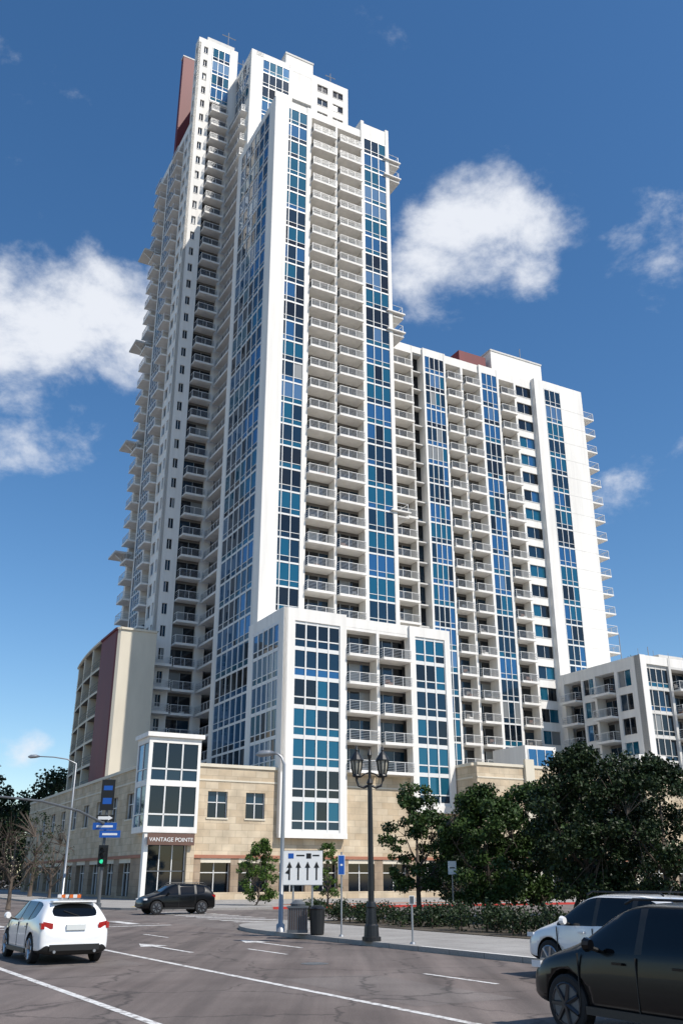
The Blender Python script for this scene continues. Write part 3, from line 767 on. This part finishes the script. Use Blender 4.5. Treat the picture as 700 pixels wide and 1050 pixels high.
    for sg in (-1,1):
        d.poly([(xr+.03,sg*(wz-.26),zl-.18),(xr+.03,sg*(wz-.26),zl-.06),(xr+.085,sg*(wz-.02),zl-.02),(xr+.085,sg*(wz-.02),zl-.22)],'tail')
        d.box(xr+.06,xr+.28,sg*(wz-.06),sg*(wz+.024),zl-.19,zl-.05,'tail')
        xf=st[-1][0]
        d.box(xf-.30,xf-.11,sg*(st[-2][2]-.26),sg*(st[-2][2]-.02),st[-2][3]-.06,st[-2][3]+.03,'lampw')
        w=st[9][2]; zb=st[9][3]; xm=st[10][0]-.45
        d.tube([(xm,sg*(w-.08),zb+.02),(xm,sg*(w+.10),zb+.07)],[.03,.03],'plasticb',6)
        d.tube([(xm-.07,sg*(w+.12),zb+.10),(xm,sg*(w+.13),zb+.10),(xm+.09,sg*(w+.11),zb+.09)],[.07,.095,.03],paint,10)
        for x in (-.72,.28): d.box(x,x+.17,sg*(w-.005),sg*(w+.03),zb-.13,zb-.10,paint)
        for x in (st[6][0]-.02,st[8][0]-.03,st[10][0]-.12): d.box(x,x+.012,sg*(w-.02),sg*(w+.004),.36,zb-.03,'plasticb')
        d.box(-.9,1.0,sg*(w-.04),sg*(w+.012),st[5][1]+.02,st[5][1]+.12,'plasticb')
    d.box(xr-.012,xr+.06,-.24,.24,zl-.22,zl-.09,'plate')
    d.box(xr-.02,xr+.25,-.62,.62,st[0][1]-.04,st[0][1]+.10,'plasticb')
    for sg in (-1,1): d.tube([(xr-.05,sg*.5,.3),(xr+.1,sg*.5,.3)],.035,'galv',10)
    d.box(st[-1][0]-.2,st[-1][0]+.0,-.5,.5,st[-1][1]+.02,st[-1][1]+.18,'plasticb')
    d.box(st[3][0]-.12,st[3][0]+.16,-.55,.55,st[3][4]+.035,st[3][4]+.07,paint)
    d.tube([(st[2][0]+.01,-.1,zl+.09),(st[2][0]+.12,.28,zl+.22)],.012,'plasticb',5)
    d.tube([(-1.2,0,H),(-1.35,0,H+.16)],[.015,.008],'plasticb',5)
    if kind=='suv':
        for sg in (-1,1): d.tube([(-1.6,sg*.6,1.66),(-1.5,sg*.6,1.71),(.3,sg*.6,1.72),(.45,sg*.6,1.66)],.02,'plasticb',6)
    d.build('details',e); return e
HD=math.atan2(L2.y,L2.x)
make_car('hatchback_car','hatch',(-7.75,26.9,.006),HD,'paintw')
make_car('suv_car','suv',(6.0,21.1,.006),HD,'paintw')
make_car('suv_car','suv',(4.65,13.6,.006),HD,'paintb')
make_car('parked_car','suv',(-9.9,59.0,.006),ANG+math.pi,'paintb')
w=W(11,-40.6); make_car('parked_car','hatch',(w.x,w.y,.006),ANG,'paintb')
w=W(18,-40.6); make_car('parked_car','suv',(w.x,w.y,.006),ANG,'paintb')
# ------------------------------------------------------------ street furniture
def lamp():
    e=empty('street_lamp',(0.95,31.8,.14),0); mb=MB(); m='metalblack'
    mb.tube([(0,0,0),(0,0,.12),(0,0,.14),(0,0,.45),(0,0,.5),(0,0,.95),(0,0,1.0),(0,0,1.1),(0,0,1.15),(0,0,4.75),(0,0,4.8),(0,0,4.95)],[.30,.30,.24,.22,.17,.14,.17,.15,.10,.075,.11,.06],m,16)
    for i in range(8):
        t=i*math.pi/4; mb.tube([(math.cos(t)*.20,math.sin(t)*.20,.14),(math.cos(t)*.13,math.sin(t)*.13,.95)],.022,m,5)
    mb.tube([(0,0,4.95),(0,0,5.6),(0,0,5.72),(0,0,5.95)],[.05,.045,.08,.005],m,10)
    for s in (-1,1):
        mb.tube([(0,0,4.75),(s*.2,0,4.66),(s*.38,0,4.72),(s*.44,0,4.9),(s*.44,0,5.02)],[.045,.04,.04,.04,.06],m,8)
        mb.tube([(0,0,5.15),(s*.18,0,5.1),(s*.3,0,5.0),(s*.42,0,5.0)],.025,m,6)
        mb.tube([(s*.44,0,5.0),(s*.44,0,5.04),(s*.44,0,5.1)],[.12,.15,.12],m,12)
        mb.tube([(s*.44,0,5.1),(s*.44,0,5.25),(s*.44,0,5.52)],[.11,.16,.20],'globe',8)
        for i in range(8):
            t=i*math.pi/4+.39; mb.tube([(s*.44+.12*math.cos(t),.12*math.sin(t),5.08),(s*.44+.17*math.cos(t),.17*math.sin(t),5.25),(s*.44+.21*math.cos(t),.21*math.sin(t),5.54)],.02,m,4)
        mb.tube([(s*.44,0,5.52),(s*.44,0,5.56),(s*.44,0,5.72),(s*.44,0,5.84),(s*.44,0,5.88),(s*.44,0,6.06)],[.24,.24,.14,.05,.06,.005],m,12)
    mb.build('post_and_lanterns',e,smooth=False)
lamp()
def cobra(name,loc,H,arm,rz):
    e=empty(name,loc,rz); mb=MB()
    mb.tube([(0,0,0),(0,0,.25),(0,0,.3),(0,0,H*.5),(0,0,H-.3),(arm*.25,0,H-.02),(arm*.6,0,H+.1),(arm,0,H+.12)],[.16,.16,.09,.08,.06,.045,.04,.035],'galv',10)
    s=1 if arm>0 else -1
    mb.tube([(arm-.1*s,0,H+.12),(arm+.15*s,0,H+.13),(arm+.5*s,0,H+.1),(arm+.68*s,0,H+.08)],[.05,.12,.13,.04],'galv',8)
    mb.build('pole',e,smooth=True); return e
cobra('street_light',(-2.25,37,.14),6.3,-.45,0)
cobra('street_light',(-18.6,66,.14),9.6,-2.6,.2)
e=empty('lane_control_sign',(-1.42,36.2,.14)); mb=MB()
mb.box(-.72,.72,-.03,.02,1.62,2.78,'signwhite'); 
for x in (-.35,.35): mb.tube([(x,.05,0),(x,.05,2.7)],.035,'galv',8)
for x in (-.5,-.17,.17,.5):
    mb.box(x-.03,x+.03,-.036,-.03,1.78,2.22,'signblack'); mb.poly([(x-.10,-.037,2.2),(x+.10,-.037,2.2),(x,-.037,2.42)],'signblack')
mb.poly([(-.5-.16,-.037,2.02),(-.5-.02,-.037,2.16),(-.5-.02,-.037,1.98)],'signblack')
mb.box(-.55,-.35,-.036,-.03,2.52,2.7,'signblue'); mb.box(.12,.3,-.036,-.03,2.52,2.7,'signblack')
for x0,x1,z in ((-.25,.05,2.6),(.35,.6,2.6)): mb.box(x0,x1,-.036,-.03,z,z+.05,'signblack')
mb.box(-.74,.74,-.025,.015,2.78,2.80,'galv'); mb.box(-.74,.74,-.025,.015,1.60,1.62,'galv'); mb.build('panel_and_posts',e)
e=empty('litter_bin',(-1.55,35.4,.14)); mb=MB()
mb.box(-.36,.36,-.3,.3,.06,.16,'dframe'); mb.box(-.34,.34,-.28,.28,.16,.86,'brown')
for i in range(9): mb.box(-.33+i*.08,-.29+i*.08,-.30,-.28,.16,.86,'dframe')
mb.box(-.38,.38,-.32,.32,.86,.92,'dframe'); mb.tube([(0,0,.92),(0,0,1.0),(0,0,1.12)],[.25,.27,.12],'dframe',16); mb.build('bin_body',e)
e=empty('litter_bin',(-.85,35.1,.14)); mb=MB()
mb.tube([(0,0,0),(0,0,.05),(0,0,.8),(0,0,.85),(0,0,.95)],[.22,.24,.27,.3,.16],'metalblack',16); mb.build('bin_body',e)
def signpost(name,loc,H,parts,rz=0):
    e=empty(name,loc,rz); mb=MB(); mb.tube([(0,0,0),(0,0,H)],.03,'galv',8); mb.tube([(0,0,0),(0,0,.06)],[.09,.07],'galv',8)
    for (x0,x1,z0,z1,m) in parts:
        mb.box(x0,x1,-.055,-.035,z0,z1,'signwhite'); mb.box(x0+.02,x1-.02,-.062,-.055,z0+.02,z1-.02,m)
        mb.box(x0+.08,x1-.08,-.066,-.062,(z0+z1)/2-.03,(z0+z1)/2+.03,'signwhite' if m!='signwhite' else 'signblack')
    mb.build('post_and_plate',e); return e
signpost('parking_sign',(0,34.2,.14),2.7,[(-.12,.12,1.95,2.6,'signblue')])
signpost('parking_sign',(2.15,30.4,.14),1.35,[(-.08,.08,1.1,1.35,'dframe')])
signpost('parking_sign',(5.3,47,.14),2.6,[(-.2,.2,2.0,2.6,'signwhite')])
tl=empty('traffic_signal',(-15.9,65,.14)); mb=MB()
mb.tube([(0,0,0),(0,0,.3),(0,0,.35),(0,0,8.2)],[.2,.2,.12,.09],'dframe',10)
arm=[(0,0,5.2),(-1.2,-2.6,5.9),(-2.6,-6,6.25),(-5,-11,6.3),(-7,-15,6.2)]
mb.tube(arm,[.09,.08,.07,.06,.05],'dframe',8)
def head(x,y,z):
    mb.box(x-.2,x+.2,y-.12,y+.12,z-.55,z+.55,'metalblack'); mb.box(x-.32,x+.32,y+.12,y+.14,z-.68,z+.68,'metalblack')
    for i,c in enumerate(('tail','brown','green')):
        zz=z+.35-i*.35; mb.tube([(x,y-.12,zz),(x,y-.14,zz)],.13,c if (i==2) else 'signblack',12); 
        mb.tube([(x,y-.12,zz+.03),(x,y-.30,zz+.03)],.145,'metalblack',12,cap=False)
head(0.05,-.3,3.2)
mb.box(-.8,.8,-.22,-.18,4.85,5.3,'signblue'); mb.box(-.55,.55,-.225,-.22,5.0,5.13,'signwhite')
mb.box(-.3,1.1,-.27,-.23,4.35,4.8,'signblue'); mb.box(-.1,.9,-.275,-.27,4.5,4.63,'signwhite')
mb.box(-.6,.6,-.22,-.18,5.4,5.8,'signblack'); mb.poly([(-.5,-.225,5.5),(.2,-.225,5.5),(.2,-.225,5.44),(.5,-.225,5.6),(.2,-.225,5.76),(.2,-.225,5.7),(-.5,-.225,5.7)],'signwhite')
mb.box(-.45,.45,-.16,-.12,6.1,8.1,'signblack'); mb.box(-.3,.3,-.165,-.16,6.5,6.9,'signblue'); mb.box(-.3,.3,-.165,-.16,7.4,7.7,'signblue')
mb.build('pole_arm_heads',tl)
e=empty('road_barricade',(-17.4,63.4,.0),.2); mb=MB()
for x in (-.6,.6):
    mb.tube([(x,-.3,0),(x,0,1.05)],.03,'galv',6); mb.tube([(x,.3,0),(x,0,1.05)],.03,'galv',6)
for z in (.4,.8):
    for i in range(6): mb.box(-.72+i*.24,-.48+i*.24,-.20+z*.12,-.16+z*.12,z,z+.2,'orange' if i%2 else 'signwhite')
mb.build('barricade_frame',e)
for i in range(5):
    w=W(24+i*3,-22.5); e=empty('bollard',(w.x,w.y,.14)); mb=MB(); mb.tube([(0,0,0),(0,0,.85),(0,0,.92),(0,0,.98)],[.09,.09,.11,.05],'yellow' if i<2 else 'metalblack',12); mb.build('post',e)
# ------------------------------------------------------------ world
wd=bpy.data.worlds.new('World'); scene.world=wd; wd.use_nodes=True; nt=wd.node_tree; bg=nt.nodes['Background']
sun_az=math.radians(124); sun_el=math.radians(50)
sky=nt.nodes.new('ShaderNodeTexSky'); sky.sky_type='NISHITA'; sky.sun_disc=False; sky.sun_elevation=sun_el; sky.sun_rotation=sun_az; sky.air_density=1.0; sky.dust_density=.3; sky.ozone_density=2.0
hs=nt.nodes.new('ShaderNodeHueSaturation'); hs.inputs['Saturation'].default_value=1.25; hs.inputs['Value'].default_value=1.3
nt.links.new(sky.outputs[0],hs.inputs['Color'])
tc=nt.nodes.new('ShaderNodeTexCoord'); nrm=nt.nodes.new('ShaderNodeVectorMath'); nrm.operation='NORMALIZE'; nt.links.new(tc.outputs['Generated'],nrm.inputs[0])
def wn(scale,detail,rough=.6,dist=0,loc=(0,0,0)):
    mp=nt.nodes.new('ShaderNodeMapping'); mp.inputs['Scale'].default_value=(1,1,1.5); mp.inputs['Location'].default_value=loc
    nt.links.new(nrm.outputs[0],mp.inputs[0]); n=nt.nodes.new('ShaderNodeTexNoise'); n.inputs['Scale'].default_value=scale; n.inputs['Detail'].default_value=detail; n.inputs['Roughness'].default_value=rough; n.inputs['Distortion'].default_value=dist
    nt.links.new(mp.outputs[0],n.inputs['Vector']); return n
warp=wn(6,2,loc=(3,1,2))
wv=nt.nodes.new('ShaderNodeVectorMath'); wv.operation='MULTIPLY_ADD'; wv.inputs[1].default_value=(.12,.12,.09)
sub=nt.nodes.new('ShaderNodeVectorMath'); sub.operation='SUBTRACT'; sub.inputs[1].default_value=(.5,.5,.5); nt.links.new(warp.outputs['Color'],sub.inputs[0])
nt.links.new(sub.outputs[0],wv.inputs[0]); nt.links.new(nrm.outputs[0],wv.inputs[2])
blobs=[((-300,791,525),.14,1.0),((-365,784,540),.14,1.0),((-215,803,500),.11,.9),((-180,780,560),.06,.6),((-320,836,427),.12,.55),((140,756,616),.11,1.0),((195,762,606),.09,.85),((85,775,575),.09,.9),
       ((315,769,594),.11,.45),((300,855,380),.08,.5),((340,845,400),.07,.5),((-345,691,785),.08,.5),((-325,955,130),.04,.8),
       ((-700,-400,400),.4,.8),((600,-800,450),.35,.8)]
prev=None
for c,r,wt in blobs:
    c=Vector(c).normalized()
    s=nt.nodes.new('ShaderNodeVectorMath'); s.operation='SUBTRACT'; s.inputs[1].default_value=c; nt.links.new(wv.outputs[0],s.inputs[0])
    q=nt.nodes.new('ShaderNodeVectorMath'); q.operation='MULTIPLY'; q.inputs[1].default_value=(1,1,1.5); nt.links.new(s.outputs[0],q.inputs[0])
    l=nt.nodes.new('ShaderNodeVectorMath'); l.operation='LENGTH'; nt.links.new(q.outputs[0],l.inputs[0])
    mr=nt.nodes.new('ShaderNodeMapRange'); mr.interpolation_type='SMOOTHSTEP'; mr.inputs[1].default_value=r*1.3; mr.inputs[2].default_value=0; mr.inputs[3].default_value=0; mr.inputs[4].default_value=wt
    nt.links.new(l.outputs['Value'],mr.inputs[0])
    if prev is None: prev=mr.outputs[0]
    else:
        mx=nt.nodes.new('ShaderNodeMath'); mx.operation='MAXIMUM'; nt.links.new(prev,mx.inputs[0]); nt.links.new(mr.outputs[0],mx.inputs[1]); prev=mx.outputs[0]
fine=wn(9,7,.62,.15)
m1=nt.nodes.new('ShaderNodeMath'); m1.operation='MULTIPLY_ADD'; m1.inputs[1].default_value=2.1; m1.inputs[2].default_value=-1.05; nt.links.new(fine.outputs['Fac'],m1.inputs[0])
m2=nt.nodes.new('ShaderNodeMath'); m2.operation='ADD'; nt.links.new(m1.outputs[0],m2.inputs[0]); nt.links.new(prev,m2.inputs[1])
dn=nt.nodes.new('ShaderNodeMapRange'); dn.interpolation_type='SMOOTHSTEP'; dn.inputs[1].default_value=.28; dn.inputs[2].default_value=1.0; dn.inputs[3].default_value=0; dn.inputs[4].default_value=.95; nt.links.new(m2.outputs[0],dn.inputs[0])
cm=nt.nodes.new('ShaderNodeMix'); cm.data_type='RGBA'; cm.inputs['B'].default_value=(8.0,8.3,8.9,1)
nt.links.new(dn.outputs[0],cm.inputs['Factor']); nt.links.new(hs.outputs[0],cm.inputs['A'])
nt.links.new(cm.outputs['Result'],bg.inputs['Color']); bg.inputs['Strength'].default_value=.108
sd=bpy.data.lights.new('sun','SUN'); sd.energy=5.0; sd.angle=math.radians(.5); sd.color=(1,.94,.86)
so=bpy.data.objects.new('sun',sd); scene.collection.objects.link(so)
dirv=Vector((math.sin(sun_az)*math.cos(sun_el),math.cos(sun_az)*math.cos(sun_el),math.sin(sun_el)))
so.rotation_euler=dirv.to_track_quat('Z','Y').to_euler(); so.location=(50,-50,200)
# ------------------------------------------------------------ camera
cd=bpy.data.cameras.new('camera'); cam=bpy.data.objects.new('camera',cd); scene.collection.objects.link(cam); scene.camera=cam
cam.location=(0,0,2.0); cam.rotation_euler=(math.radians(90+21.85),0,0); cd.sensor_fit='VERTICAL'; cd.sensor_height=36; cd.lens=32.06; cd.clip_end=5000; cd.clip_start=.1
